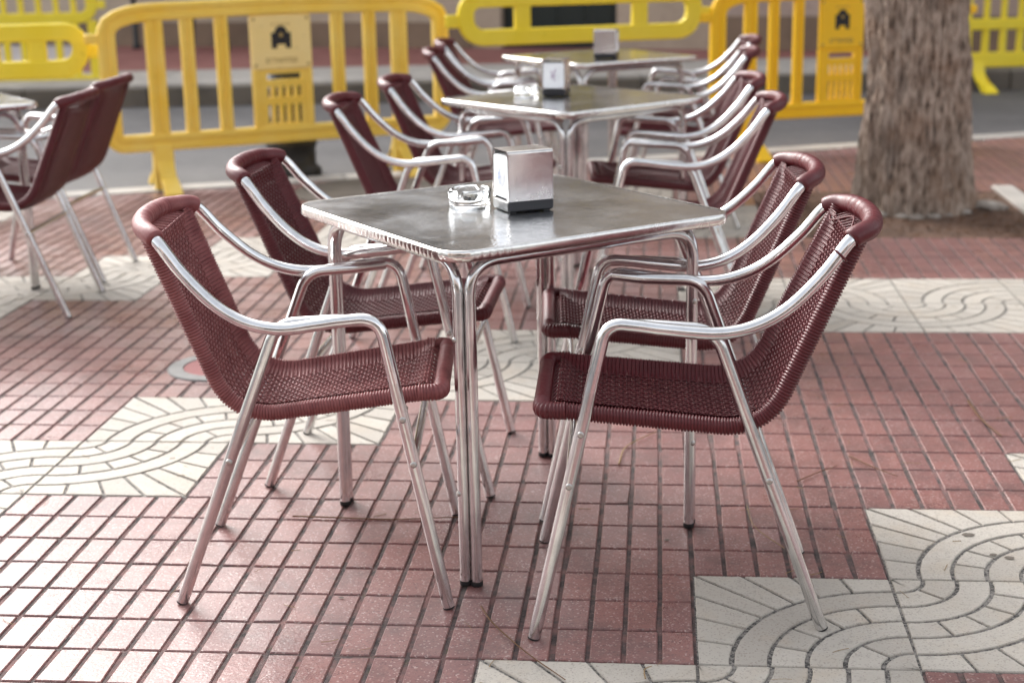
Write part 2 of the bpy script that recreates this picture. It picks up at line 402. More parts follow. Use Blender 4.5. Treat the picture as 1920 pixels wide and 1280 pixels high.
def cream_tile(b, v, h, kind):
    for inn, ou in CELLS:
        def tr(p):
            x, y = p
            if kind == 'TL': x, y = 1-x, 1-y
            elif kind == 'BL': x = 1-x
            elif kind == 'TR': y = 1-y
            return ((v+x)*T, (h+y)*T)
        jt = lambda p: (p[0]+random.uniform(-.0007, .0007), p[1]+random.uniform(-.0007, .0007))
        I = [jt(tr(p)) for p in inn]; O = [jt(tr(p)) for p in ou]; n = len(I)
        loop = I+O[::-1]; cx = sum(p[0] for p in loop)/len(loop); cy = sum(p[1] for p in loop)/len(loop)
        flip = kind in ('BL', 'TR')
        z1 = random.uniform(-.0006, 0)
        ins = []
        m = len(loop)
        for i in range(m):
            p, q, r2 = Vector(loop[i-1]), Vector(loop[i]), Vector(loop[(i+1) % m])
            e1 = (q-p); e2 = (r2-q); e1.normalize(); e2.normalize()
            n1 = Vector((-e1.y, e1.x)); n2 = Vector((-e2.y, e2.x)); nn = (n1+n2)
            if nn.length < 1e-6: nn = n1
            nn.normalize(); ins.append(nn*.0017)
        area = sum(loop[i-1][0]*loop[i][1]-loop[i][0]*loop[i-1][1] for i in range(m))
        sg = 1 if area > 0 else -1
        top = [(loop[i][0]+sg*ins[i].x, loop[i][1]+sg*ins[i].y) for i in range(m)]
        vs = [(x, y, -.008) for x, y in loop]+[(x, y, z1-.002) for x, y in loop]+[(x, y, z1) for x, y in top]
        fs = []
        for i in range(m):
            j = (i+1) % m
            q1 = (i, j, m+j, m+i); q2 = (m+i, m+j, 2*m+j, 2*m+i)
            fs += [q1, q2] if sg > 0 else [q1[::-1], q2[::-1]]
        for i in range(n-1):
            a, c2, d, e = 2*m+i, 2*m+i+1, 2*m+(m-2-i), 2*m+(m-1-i)
            q = (a, c2, d, e); fs.append(q if sg > 0 else q[::-1])
        b.add(vs, fs)
for v in range(-18, 15):
    for h in range(-6, 24):
        if PIT[0] <= v < PIT[1] and PIT[2] <= h < PIT[3]: continue
        cx, cy = (v+.5)*T, (h+.5)*T
        if cy > kerb_y(cx)+.4: continue
        k = tile_kind(v, h)
        if k and cy < kerb_y(cx)-.28:
            cream_tile(cre, v, h, k); crj.add([(v*T, h*T, -.0042), (v*T+T, h*T, -.0042), (v*T+T, h*T+T, -.0042), (v*T, h*T+T, -.0042)], [(0, 1, 2, 3)]); continue
        ox, oy, dz = random.uniform(-.0016, .0016), random.uniform(-.0016, .0016), random.uniform(-.0016, 0)
        for i in range(6):
            for j in range(3):
                x0, y0 = v*T+i*T/6, h*T+j*T/3
                if y0+T/6 > kerb_y(x0+.03)-.09: continue
                gx = .0047; gy = .0034
                brick(red, x0+gx, x0+T/6-gx, y0+gy, y0+T/3-gy, ox, oy, dz)
tag(red.build("plaza_pavement", M['red']), kind='structure')
tag(cre.build("patterned_pavement", M['cream']), kind='structure')
tag(crj.build("patterned_pavement_joints", M['groove2']), kind='structure')
# tree pit
px0, px1, py0, py1 = PIT[0]*T, PIT[1]*T, PIT[2]*T, PIT[3]*T
b = MB(); NX = 60; vs = []; fs = []
rs = random.Random(3)
for j in range(NX+1):
    for i in range(NX+1): vs.append((px0+(px1-px0)*i/NX, py0+(py1-py0)*j/NX, -.0025+.004*rs.random()-.002))
for j in range(NX):
    for i in range(NX): a = j*(NX+1)+i; fs.append((a, a+1, a+NX+2, a+NX+1))
b.add(vs, fs, True); tag(b.build("tree_pit_soil", M['soil']), kind='structure')
b = MB(); b.box((px1+.06, (py0+py1)/2+.12, -.02), (.11, 1.2, .06), None, .006)
tag(b.build("tree_pit_edging", M['concrete']), kind='structure')

# far pavement
def far_y(x): return 9.87+.11*(x+1.2)
b = MB(); ang = math.atan(.11)
fk = [(-30, far_y(-30)), (30, far_y(30))]
fd = Vector((math.cos(ang), math.sin(ang), 0)); fn = Vector((-fd.y, fd.x, 0))
for i in range(-22, 22):
    c = Vector((-1.2, 9.87, 0))+fd*(i*1.0+.5)
    q = c+fn*.03; b.box((q.x, q.y, .02), (.99, .06, .22), Matrix.Rotation(ang, 3, 'Z'), .008)
tag(b.build("far_kerb_face", M['kerbface']), kind='structure')
b = MB()
for i in range(-22, 22):
    c = Vector((-1.2, 9.87, 0))+fd*(i*1.0+.5); q = c+fn*.72
    b.box((q.x, q.y, .085), (.992, 1.32, .14), Matrix.Rotation(ang, 3, 'Z'), .008)
tag(b.build("far_kerb", M['concrete']), kind='structure')
tag(sheet("far_pavement", [(-30, far_y(-30)+1.3), (30, far_y(30)+1.3), (30, 40), (-30, 40)], .15, M['farpave'], .2), kind='structure')

tag(sheet("pale_far_glare_pavement", [(-30, far_y(-30)+1.3), (-5.5, far_y(-5.5)+1.3), (-6.4, 16), (-30, 24)], .155, M['glarepave']), kind='structure')  # light concrete sheet, the glare at far left painted into its paleness
# ------------------------------------------------------------------ chairs
S_COMMON = dict(RF=(0, .20, 0), FF=(.548, .242, 0), WE=(-.019, .179, .746), AB=(.417, .234, .603), RT=(.219, .237, .593), SF=(.533, .179, .428), SR=(.118, .169, .383))
S_L1 = dict(RF=(0, .207, 0), FF=(.539, .252, 0), WE=(.001, .190, .738), AB=(.424, .258, .596), RT=(.226, .254, .590), SF=(.533, .179, .424), SR=(.120, .160, .372))
S_R1 = dict(RF=(0, .183, 0), FF=(.547, .238, 0), WE=(-.028, .168, .750), AB=(.409, .215, .609), RT=(.212, .225, .597), SF=(.530, .176, .432), SR=(.116, .180, .396))
TR = .0122
def make_chair(S, wm, detail=1.0, loose=False):
    root = empty("terrace_chair", (0, 0, 0))
    WE, AB, FF, RF, RT, SF, SR = (Vector(S[k]) for k in ('WE', 'AB', 'FF', 'RF', 'RT', 'SF', 'SR'))
    dW = WE-Vector((-.019, .179, .746))
    def sd(p, s): return Vector((p[0], p[1]*s, p[2]))
    def arm_half(s):
        ya = AB.y
        pts = [WE, (WE.x+.047, WE.y+(ya-WE.y)*.30, WE.z-.058), (WE.x+.107, WE.y+(ya-WE.y)*.58, WE.z-.116), (WE.x+.168, WE.y+(ya-WE.y)*.82, AB.z-.008), (WE.x+.235, ya-.002, AB.z-.020), (.30, ya, AB.z-.013), (.345, ya, AB.z-.007)]
        return [sd(p, s) for p in pts]
    bow = [Vector((WE.x-.036, .135, WE.z+.012)), Vector((WE.x-.052, .075, WE.z+.016)), Vector((WE.x-.057, 0, WE.z+.017))]
    # one bent tube: right arm - back bow - left arm
    pts = arm_half(-1)[::-1]+[sd(p, -1) for p in bow[:2]]+[bow[2]]+[sd(p, 1) for p in bow[:2][::-1]]+arm_half(1)
    tube = catmull(pts, .012)
    legdir = (FF-AB).normalized()
    for s in (1, -1):
        A0 = sd((.345, AB.y, AB.z-.007), s); c = sd(AB, s); e = sd(AB+legdir*.13, s)
        arc = fillet([A0, c, e], [.058], n=12)[1:]
        if s == 1: tube = tube+arc
        else: tube = arc[::-1]+tube
    m = MB(); m.tube(tube, TR, 14, caps=False); m.build("arm_frame", M['alu'], root)
    # legs
    for s in (1, -1):
        top = sd(AB+legdir*.13, s); ft = sd(FF, s); ft2 = ft+(top-ft).normalized()*.0035
        m = MB(); m.tube(resample([top, ft2], .05), TR, 14, caps=False); L = m.build("leg", M['alu_leg'], root)
        m = MB(); m.tube([ft2+(top-ft2)*.012, ft2, ft], lambda i: TR-.0004, 14); m.build("foot_cap", M['rubber'], L)
        for z in (SF.z-.028, .305):
            m = MB(); p = ft+(top-ft)*(z/top.z); m.lathe([(0, .004), (.004, .004), (.0062, .0025), (.0068, 0)], p+Vector((0, s*(TR-.0012), 0)), 12, True, (0, s, 0))
            if z > .35: m.lathe([(.006, 0), (.006, AB.y-SF.y-.02)], p+Vector((0, -s*(TR*.5), 0)), 10, True, (0, -s, 0))
            m.build("screw", M['screw'], L)
        yb = RT.y-.0225
        rt = Vector((RT.x, yb*s, AB.z-.016)); rf = sd(RF, s); rf2 = rf+(rt-rf).normalized()*.0035
        p = fillet([rf2, rt, Vector((.335, (AB.y-.0225)*s, AB.z-.010)), Vector((.395, (AB.y-.004)*s, AB.z-.006))], [.055, .05], n=10)
        m = MB(); m.tube(p, TR*.98, 14); L = m.build("leg", M['alu_leg'], root)
        m = MB(); m.tube([rf2+(rt-rf2)*.012, rf2, rf], lambda i: TR-.0004, 14); m.build("foot_cap", M['rubber'], L)
        m = MB()
        q = rf+(rt-rf)*(.305/rt.z); m.lathe([(0, .004), (.004, .004), (.0062, .0025), (.0068, 0)], q+Vector((0, s*(TR-.0012), 0)), 12, True, (0, s, 0))
        m.build("screw", M['screw'], L)
    for (a, bnd, z) in ((RF, Vector((RT.x, RT.y-.0225, AB.z-.016)), .305), (FF, AB, .305)):
        q = a+(bnd-a)*(z/bnd.z)
        m = MB(); m.tube([(q.x, -q.y, q.z), (q.x, q.y, q.z)], .0085, 10, caps=False); m.build("stretcher", M['alu_leg'], root)
    # woven shell : side rails from front corner to the bow
    TC = Vector((WE.x-.022, WE.y-.026, WE.z+.006))
    rr = .0150
    def rail(s): return fillet([sd((SF.x-.026, SF.y-.003, SF.z), s), sd(SR, s), sd(TC, s)], [.11], n=16)
    Ls = [plen(rail(1))]; NB = 2
    step = .0060/detail/4
    railR = resample(rail(-1), step); railL = resample(rail(1), step)
    n_r = len(railR)
    L0 = (Vector((SF.x-.026, SF.y, SF.z))-SR).length
    split = int(n_r*(L0-.035)/Ls[0])
    rg = random.Random(5)
    jit = [rg.uniform(-.0004, .0004) for _ in range(n_r+2)]
    PR = (-1.0, .55, .9, .55)
    def coil(amp): return lambda i: rr+amp*PR[i % 4]+jit[i//4]
    seat_m, back_m = MB(), MB()
    # front rail with round corners (smooth wrap)
    fr = fillet([sd((SF.x-.045, SF.y, SF.z), -1), sd(SF, -1), sd(SF, 1), sd((SF.x-.045, SF.y, SF.z), 1)], [.042, .042], n=10)
    fr = resample(fr, .0060/4)
    frm = MB(); nfr = len(fr)
    def frr(i):
        e = min(i, nfr-1-i)/nfr
        am = .0015 if e < .20 else .0003
        return rr+.0010+am*PR[i % 4]
    frm.tube(fr, frr, 14, caps=False)
    for rl in (railR, railL):
        frm.tube(rl[:split+1], coil(.0021), 12, caps=False)
    # weave
    def mid(i): return (railR[i]+railL[i])/2
    pathlen = [0]
    for i in range(1, n_r): pathlen.append(pathlen[-1]+(mid(i)-mid(i-1)).length)
    tot = pathlen[-1]
    def at(d):
        j = 0; d = max(0, min(tot-1e-6, d)); lo, hi = 0, n_r-1
        while hi-lo > 1:
            k = (lo+hi)//2
            if pathlen[k] <= d: lo = k
            else: hi = k
        t = (d-pathlen[lo])/max(1e-9, pathlen[hi]-pathlen[lo])
        a, c = railR[lo].lerp(railR[hi], t), railL[lo].lerp(railL[hi], t)
        tan = (mid(min(n_r-1, lo+3))-mid(max(0, lo-3))).normalized(); nr = Vector((tan.z, 0, -tan.x))
        if nr.z > 0 and abs(nr.z) > abs(nr.x): nr = -nr
        if abs(nr.x) >= abs(nr.z) and nr.x > 0: nr = -nr
        return a, c, nr
    def surf(d, u, off=0):
        a, c, nr = at(d); w = (c-a).length/2-rr*.55
        au = abs(u); dx = (1-au)*w
        sag = .020*min(1, dx/.036)**.8+.005*(1-au*au)-.012
        e = min(d, tot-d); e = min(1, max(0, e)/.05); e = e*e*(3-2*e)
        if d > tot*.5: sag = sag*.75
        sag = -.009+(sag+.009)*e if dx > .0 else sag
        cpt = (a+c)/2; lat = (c-a).normalized()
        return cpt+lat*(u*w)+nr*(sag+off)
    d_front = -.037
    lp = .0082/detail; nl = int((tot-.004)/lp); amp = .0019
    kk = 18; us = [-.76+1.52*k/kk for k in range(kk+1)]
    half = L0-.035
    for i in range(nl):
        d = .002+i*lp; pts = [surf(d, -1.0, -.004)]
        pts += [surf(d, -.94, 0), surf(d, -.87, 0)]
        for k, u in enumerate(us):
            if k: pts.append(surf(d, (u+us[k-1])/2, -.0012))
            pts.append(surf(d, u, .0016 if (i+k) % 2 else -.0004))
        pts += [surf(d, .87, 0), surf(d, .94, 0), surf(d, 1.0, -.004)]
        (seat_m if d < half else back_m).tube(pts, .0020, 6, caps=False, ref=(1, 0, 0))
    for i in range(int(nl*1.6)):     # lower layer of the double weave
        d = .002+i*lp/1.6
        (seat_m if d < half else back_m).tube([surf(d, u, .0105) for u in (-.93, -.86, -.76, -.5, -.25, 0, .25, .5, .76, .86, .93)], .0023, 5, caps=False, ref=(1, 0, 0))
    for i in range(nl*2):      # the coils of both rails dive into the mesh at half the pitch
        d = .002+(i+.5)*lp/2
        if i % 2 == 0: d += lp*.05
        for sg in (-1, 1):
            (seat_m if d < half else back_m).tube([surf(d, sg*1.0, -.004), surf(d, sg*.94, 0), surf(d, sg*.87, 0), surf(d, sg*.78, 0.0015)], .0018, 5, caps=False, ref=(1, 0, 0))
    # strands between the front rail and the first lateral ones are the long ones
    for k, u in enumerate(us):
        for (m_, r0_, r1_) in ((seat_m, 0, int(half/lp)+1), (back_m, int(half/lp), nl)):
            pts = []
            if m_ is seat_m:
                q = surf(0, u, .0); pts += [Vector((SF.x-.002, q.y, SF.z+rr*.35)), Vector((SF.x-.016, q.y, SF.z-.002))]
            for i in range(r0_, r1_):
                d = .002+i*lp; pts.append(surf(d, u, -.0012+.0016*(-1 if (i+k) % 2 else 1)))
            if m_ is back_m:
                q = pts[-1]; yy = q.y; bx = WE.x-.063+.03*(abs(yy)/.16)**2; pts.append(Vector((bx+.010, yy, WE.z+.004-.006*(abs(yy)/.16)**2)))
            m_.tube(pts, .0019, 6, caps=False, ref=(0, 1, 0))
    for xx in (.0125, .0185):
        seat_m.tube([(SF.x-rr-xx+.012, -SF.y+.02, SF.z-.002), (SF.x-rr-xx+.012, SF.y-.02, SF.z-.002)], .0024, 6, caps=False)
    seat = seat_m.build("seat", wm, root); frm.build("seat_rim", wm, seat)
    back = back_m.build("backrest", wm, root)
    for rl in (railR, railL):
        m = MB(); m.tube(rl[split:], coil(.0021), 12, caps=False); m.build("back_rim", wm, back)
    # wrap round the top bow
    full = arm_half(-1)[:2][::-1]+[sd(p, -1) for p in bow[:2]]+[bow[2]]+[sd(p, 1) for p in bow[:2][::-1]]+arm_half(1)[:2]
    w = catmull(full, .004); a_, b_ = sd(WE, -1), sd(WE, 1)
    i0 = min(range(len(w)), key=lambda i: (w[i]-a_).length); i1 = min(range(len(w)), key=lambda i: (w[i]-b_).length)
    w = resample(w[i0:i1+1], .0030)
    rw = random.Random(9); gap = [0]*len(w)
    nw = len(w)
    for i in range(nw):
        if rw.random() < .10 and (.18 < i/nw < .82): gap[i] = .0016
    m = MB(); m.tube(w, lambda i: .0188+(.0003 if i % 2 else -.0003)-gap[i]-(.003 if i in (0, nw-1) else 0), 16)
    m.build("top_wrap", wm, back)
    if loose:   # a loose strand on this chair: loop round the arm just under the wrap
        ah = catmull(arm_half(1)[:3], .01); c0 = ah[3]; t_ = (ah[5]-ah[1]).normalized()
        n1 = t_.cross(Vector((0, 1, 0))).normalized(); n2 = t_.cross(n1)
        pts = [c0+n1*(.0165*math.cos(a))+n2*(.0165*math.sin(a))+t_*(.004*math.sin(a*.5)) for a in [2*math.pi*i/20 for i in range(20)]]
        m = MB(); m.tube(pts, .0022, 6, closed=True)
        q = [sd((WE.x-.012, WE.y-.006, WE.z-.008), -1), sd((WE.x+.0, .09, WE.z-.012), -1), Vector((WE.x-.03, -.01, WE.z+.008)), Vector((WE.x-.01, .08, WE.z-.010)), Vector((WE.x-.02, .15, WE.z+.004))]
        m.tube(catmull(q, .008), .0021, 6)
        m.build("loose_strand", wm, back)
    return root

def put(o, x, y, rz, label, group):
    o.location = (x, y, 0); o.rotation_euler = (0, 0, rz); tag(o, label, "chair", group)
G1 = "wicker chairs around the row of square tables"
put(make_chair(S_L1, M['wicker_faded']), -1.045, .415, R(5.4), "faded pinkish wicker armchair in the left foreground, its back to the left edge", G1)
put(make_chair(S_R1, M['wicker'], loose=True), .234, .341, R(181.7), "glossy maroon wicker armchair in the right foreground with a loose strand round its arm", G1)
base_chair = make_chair(S_COMMON, M['wicker'])
spots = [
 (-1.013, 1.080, R(-.5), "maroon chair directly behind the faded pinkish foreground chair, left of the nearest table", G1),
 (.201, .965, R(184), "maroon chair tucked behind the glossy foreground chair, right of the nearest table", G1),
 (-1.084, 2.482, R(-.5), "maroon chair on the left of the middle table, the nearer one", G1),
 (-1.021, 3.161, R(-2.2), "maroon chair on the left of the middle table, the farther one beside the yellow barrier", G1),
 (.236, 2.397, R(180.8), "maroon chair on the right of the middle table, the nearer one", G1),
 (.215, 3.127, R(185), "maroon chair on the right of the middle table, the farther one", G1),
 (-1.073, 4.58, R(.6), "blurred maroon chair left of the farthest table, the nearer one", G1),
 (-1.104, 5.173, R(1.4), "blurred maroon chair left of the farthest table, the last one by the barrier gap", G1),
 (.279, 4.413, R(180), "blurred maroon chair right of the farthest table, the nearer one", G1),
 (.33, 5.16, R(184), "blurred maroon chair right of the farthest table, the last one by the deep yellow barrier", G1),
 (-2.163, 2.731, R(183), "maroon chair seen from behind at the left edge, nearer of two at the left table", "chairs at the table on the left edge"),
 (-2.233, 3.298, R(181.3), "maroon chair seen from behind at the left, farther of two beside the faded barrier", "chairs at the table on the left edge"),
]
for i, (x, y, a, lab, g) in enumerate(spots):
    put(base_chair if i == 0 else copy_tree(base_chair), x, y, a, lab, g)

# ------------------------------------------------------------------ tables
def rounded(side, r, n=8, per=.0):
    h = side/2-r; out = []
    for k, (sx, sy) in enumerate(((1, 1), (-1, 1), (-1, -1), (1, -1))):
        for i in range(n+1):
            a = math.pi/2*(k+i/n); out.append(Vector((sx*h+r*math.cos(a), sy*h+r*math.sin(a), 0)))
    return out
def make_table():
    root = empty("square_table", (0, 0, 0)); side = .699; zt = .710
    o = rounded(side-.004, .055, 10); n = len(o)
    m = MB(); m.add([(p.x, p.y, zt) for p in o]+[(p.x, p.y, zt-.016) for p in o], [tuple(range(n)), tuple(range(2*n-1, n-1, -1))])
    top = m.build("tabletop", M['tabletop'], root)
    ring = resample(rounded(side, .056, 10)+[rounded(side, .056, 10)[0]], .0032)[:-1]; k = len(ring); vs = []; fs = []
    for i, p in enumerate(ring):
        q = ring[(i+1) % k]; t = (q-ring[i-1]).normalized(); nr = Vector((t.y, -t.x, 0)); nr = nr if nr.dot(p) > 0 else -nr
        ph = (i*.0032) % .0165; cr = .0008*(.4+.6*abs(math.sin(i*.37))) if ph < .0036 and p.x < -.2 else 0
        for (off, z) in ((-.004, .0008), (-.0005, .0016), (.0012, 0), (.0030-cr, -.004), (.0034-cr*1.3, -.011), (.0026-cr, -.019), (-.001, -.022), (-.006, -.022)):
            vs.append(p+nr*off+Vector((0, 0, zt+z)))
    for i in range(k):
        for j in range(7): a, c = i*8+j, ((i+1) % k)*8+j; fs.append((a, a+1, c+1, c))
    m = MB(); m.add(vs, fs, True); m.build("edge_band", M['rim'], top)
    h = .285; d = .0084; zr = .6735
    for q in range(4):
        Rm = Matrix.Rotation(math.pi/2*q, 3, 'Z')
        P = [Vector((-h+d, -h-d, .006)), Vector((-h+d, -h-d, zr)), Vector((h-d, -h-d, zr)), Vector((h-d, -h-d, .006))]
        m = MB(); m.tube([Rm@p for p in fillet(P, [.062, .062], n=12)], .0117, 14, caps=False)
        fr = m.build("leg_frame", M['alu_leg'], root)
        for p in (P[0], P[3]):
            m = MB(); m.lathe([(0, -.006), (.0117, -.006), (.0124, -.004), (.0124, .004)], Rm@p, 14); m.build("foot_cap", M['rubber'], fr)
        for z in (.20, .52):
            m = MB(); m.lathe([(0, .004), (.004, .004), (.006, .0025), (.0065, 0)], Rm@Vector((h-d, -h-d-.0105, z)), 10, True, Rm@Vector((0, -1, 0)))
            m.build("screw", M['screw'], fr)
        if q < 2:
            a = Rm@Vector((-h, -h, .685)); c = Rm@Vector((h, h, .685))
            m = MB(); m.box((0, 0, .684-.004*q), (.80, .022, .003), Matrix.Rotation(math.pi/4+math.pi/2*q, 3, 'Z')); m.build("cross_bar", M['alu_leg'], root)
    return root
t0 = make_table()
for i, (x, y, a, lab) in enumerate((
    (-.402, .726, 37.8, "nearest square steel table, with glass ashtray and napkin dispenser, between four foreground chairs"),
    (-.39, 3.0, 45.5, "middle square steel table, behind the nearest one, with a white-sided napkin dispenser"),
    (-.366, 4.90, 37, "farthest square steel table of the row, just in front of the lemon yellow barrier"),
    (-2.86, 3.02, 40, "steel table cut off by the left edge, in front of two chairs seen from behind"))):
    t = t0 if i == 0 else copy_tree(t0)
    t.location = (x, y, 0); t.rotation_euler = (0, 0, R(a)); tag(t, lab, "table", "square terrace tables")
ZT = .7105

# ------------------------------------------------------------------ napkin dispensers and ashtrays
def make_dispenser(pm, wx=.105, wy=.086, hh=.132):
    root = empty("napkin_dispenser", (0, 0, 0))
    m = MB()
    m.box((0, 0, .0135), (wx+.002, wy+.002, .023), None, .003)
    for sx in (-1, 1):
        for sy in (-1, 1): m.box((sx*wx*.38, sy*wy*.36, .0015), (.014, .012, .003))
    m.build("base", M['blackplastic'], root)
    m = MB(); prof = []   # steel cover: front, top, back as one bent sheet along y
    r = .006; z0 = .0245
    pr = [(-wy/2, z0), (-wy/2, hh-r)]+[(-wy/2+r-r*math.cos(a), hh-r+r*math.sin(a)) for a in (R(22), R(45), R(68), R(90))]
    pr = pr+[(-y, z) for y, z in pr[::-1]]
    vs = [(sx*wx/2, y, z) for sx in (-1, 1) for y, z in pr]; n = len(pr)
    inn = [(sx*wx/2, y*.97, z-.0012 if z > .1 else z) for sx in (-1, 1) for y, z in pr]
    fs = [(i, i+1, n+i+1, n+i) for i in range(n-1)]
    m.add(vs, [f[::-1] for f in fs]); m.add(inn, fs)
    for sx in (0, 1): m.add(vs[sx*n:(sx+1)*n]+inn[sx*n:(sx+1)*n], [(i, i+1, n+i+1, n+i) for i in range(n-1)])
    cov = m.build("steel_cover", M['steel'], root)
    m = MB()
    for sx in (-1, 1):      # bent flanges: two side strips with cut-outs top and bottom
        m = MB(); X = sx*(wx/2-.001)
        for sy in (-1, 1):
            Y = sy*wy/2
            pts = [(Y, z0), (Y, hh-.004), (Y-sy*.013, hh-.004), (Y-sy*.004, hh-.018), (Y-sy*.0035, z0+.018), (Y-sy*.013, z0+.004)]
            a = [(X, y, z) for y, z in pts]; c = [(X-sx*.0012, y, z) for y, z in pts]; k = len(a)
            m.add(a+c, [tuple(range(k)), tuple(range(2*k-1, k-1, -1))]+[(i, (i+1) % k, k+(i+1) % k, k+i) for i in range(k)])
            m.build("side_flange", M['steel'], cov); m = MB()
    m = MB(); m.box((0, 0, (z0+hh)/2-.004), (wx-.0016, wy-.006, hh-z0-.016), None, .003)
    for sx in (-1, 1): # folded napkin bulging out of the opening
        m.lathe([(0, .007), (.020, .0055), (.034, .001), (.036, -.004)], (sx*(wx/2-.004), 0, .078), 20, True, (sx, 0, 0))
    nap = m.build("napkins", M['napkin'], root)
    m = MB()
    for sx in (-1, 1):
        X = sx*(wx/2+.0038)
        for (y, z, a, l) in ((-.006, .090, 20, .018), (.004, .083, -35, .02), (-.002, .073, 60, .014), (.006, .070, 10, .012), (-.004, .062, -20, .01)):
            m.box((X, y, z), (.0006, .0035, l), Matrix.Rotation(R(a), 3, 'X'))
    m.build("print", pm, nap)
    return root
def place(o, x, y, rz, z, lab, cat, g):
    o.location = (x, y, z); o.rotation_euler = (0, 0, R(rz)); return tag(o, lab, cat, g)
gd = "napkin dispensers on the tables"
place(make_dispenser(M['napkin_print']), -.368, .716, 28.5, ZT, "steel napkin dispenser on the nearest table, beside the sharp glass ashtray", "napkin dispenser", gd)
dd = make_dispenser(M['napkin_print2'])
place(dd, -.450, 3.090, 83, ZT, "napkin dispenser on the middle table, turned so its white printed napkins show", "napkin dispenser", gd)
place(copy_tree(dd), -.322, 4.752, -8, ZT, "blurred napkin dispenser alone on the farthest table", "napkin dispenser", gd)
def make_ashtray():
    n = 96; prof = [(.040, .0), (.046, .002), (.047, .012), (.0445, .0135), (.0475, .015), (.0485, .032), (.0475, .035), (.0455, .0355), (.043, .033), (.0405, .012), (.037, .009), (.0, .0085)]
    vs = []; fs = []
    for k, (r, z) in enumerate(prof):
        for i in range(n):
            a = 2*math.pi*i/n; dz = 0
            if z > .031:
                for q in range(4):
                    dd_ = abs((a-(R(70)+q*math.pi/2)+math.pi) % (2*math.pi)-math.pi)
                    if dd_ < .13: dz = -.0095*(1-(dd_/.13)**2)
            vs.append((r*math.cos(a), r*math.sin(a), z+dz))
    for k in range(len(prof)-1):
        for i in range(n): j = (i+1) % n; fs.append((k*n+i, k*n+j, k*n+n+j, k*n+n+i))
    m = MB(); m.add(vs, fs, True); m.add([v for v in vs[:n]], [tuple(range(n-1, -1, -1))])
    o = m.build("ashtray", M['glass'])
    bm = bmesh.new(); bm.from_mesh(o.data); bmesh.ops.remove_doubles(bm, verts=bm.verts, dist=1e-6); bmesh.ops.recalc_face_normals(bm, faces=bm.faces); bm.to_mesh(o.data); bm.free()
    return o
a0 = make_ashtray(); place(a0, -.492, .775, 0, ZT+.0003, "clear notched glass ashtray on the nearest table", "ashtray", "glass ashtrays on the tables")
place(copy_tree(a0), -.562, 3.10, 40, ZT+.0003, "blurred clear glass ashtray on the middle table", "ashtray", "glass ashtrays on the tables")

# ------------------------------------------------------------------ barriers
def beam(m, path, w, d, closed=False, groove=True):
    """rectangular ribbed section swept along a path in the x-z plane; w across in plane, d along y"""
    P = [Vector((p[0], 0, p[1])) for p in path]; n = len(P); c = .008
    if groove: sec = [(-w/2, -d/2+c), (-w/2+c, -d/2), (-w*.16, -d/2), (-w*.10, -d/2+.008), (w*.10, -d/2+.008), (w*.16, -d/2), (w/2-c, -d/2), (w/2, -d/2+c)]
    else: sec = [(-w/2, -d/2+c), (-w/2+c, -d/2), (w/2-c, -d/2), (w/2, -d/2+c)]
    sec = sec+[(a, -b) for a, b in sec[::-1]]; k = len(sec); vs = []; fs = []
    for i in range(n):
        a = P[(i-1) % n] if closed or i > 0 else P[i]; b2 = P[(i+1) % n] if closed or i < n-1 else P[i]
        t1 = (P[i]-a); t2 = (b2-P[i])
        if t1.length < 1e-9: t1 = t2
        if t2.length < 1e-9: t2 = t1
        t1.normalize(); t2.normalize(); t = (t1+t2).normalized(); sc_ = 1/max(.5, t.dot(t1)); nr = Vector((-t.z, 0, t.x))
        for (x, y) in sec: vs.append(P[i]+nr*(x*sc_)+Vector((0, y, 0)))
    for i in range(n if closed else n-1):
        o, q = i*k, ((i+1) % n)*k
        for j in range(k): l = (j+1) % k; fs.append((o+j, o+l, q+l, q+j))
    m.add(vs, fs)
    if not closed: m.add(vs[:k], [tuple(range(k))]); m.add(vs[-k:], [tuple(range(k-1, -1, -1))])
def plate_holes(m, us, zs, holes, d, y=0):
    for i in range(len(us)-1):
        for j in range(len(zs)-1):
            if (i, j) in holes: continue
            m.box(((us[i]+us[i+1])/2, y, (zs[j]+zs[j+1])/2), (us[i+1]-us[i], d, zs[j+1]-zs[j]))
def arc2(cx, cz, r, a0, a1, n=7): return [(cx+r*math.cos(R(a0+(a1-a0)*i/n)), cz+r*math.sin(R(a0+(a1-a0)*i/n))) for i in range(n+1)]
def foot_mesh(dy=.30, w=.075, top=.26):
    m = MB()
    for s in (-1, 1):
        out = [(.0, top), (.035, top-.02), (.06, top*.6), (.12, top*.32), (dy*.75, .05), (dy, .012), (dy, 0), (dy*.72, 0), (.10, .10), (.0, .16)]
        a = [(-w/2, s*y, z) for y, z in out]; c = [(w/2, s*y, z) for y, z in out]; k = len(a)
        m.add(a+c, [tuple(range(k)), tuple(range(2*k-1, k-1, -1))]+[(i, (i+1) % k, k+(i+1) % k, k+i) for i in range(k)])
    return m
LET = [[(0, 0, .16, 1), (0, .84, .8, .16), (0, .42, .7, .16), (.64, 0, .16, .5), (0, 0, .8, .16)], [(0, 0, .16, .7), (.64, 0, .16, 1), (0, .84, .8, .16)], [(0, 0, .16, 1), (.64, 0, .16, 1), (0, .42, .8, .16)], [(.32, 0, .16, 1), (0, .84, .8, .16)]]
def marks_mesh(cx, cz, y, w, h, n=9):
    """rows of worn, no longer legible letter strokes"""
    m = MB(); rg = random.Random(11); cw = w/n
    for i in range(n):
        for (x, z, a, b2) in LET[(i*3+i//2) % 4]:
            m.box((cx-w/2+i*cw+(x+a/2)*cw*.9, y, cz-h/2+(z+b2/2)*h), (a*cw*.9, .0012, b2*h))
    return m
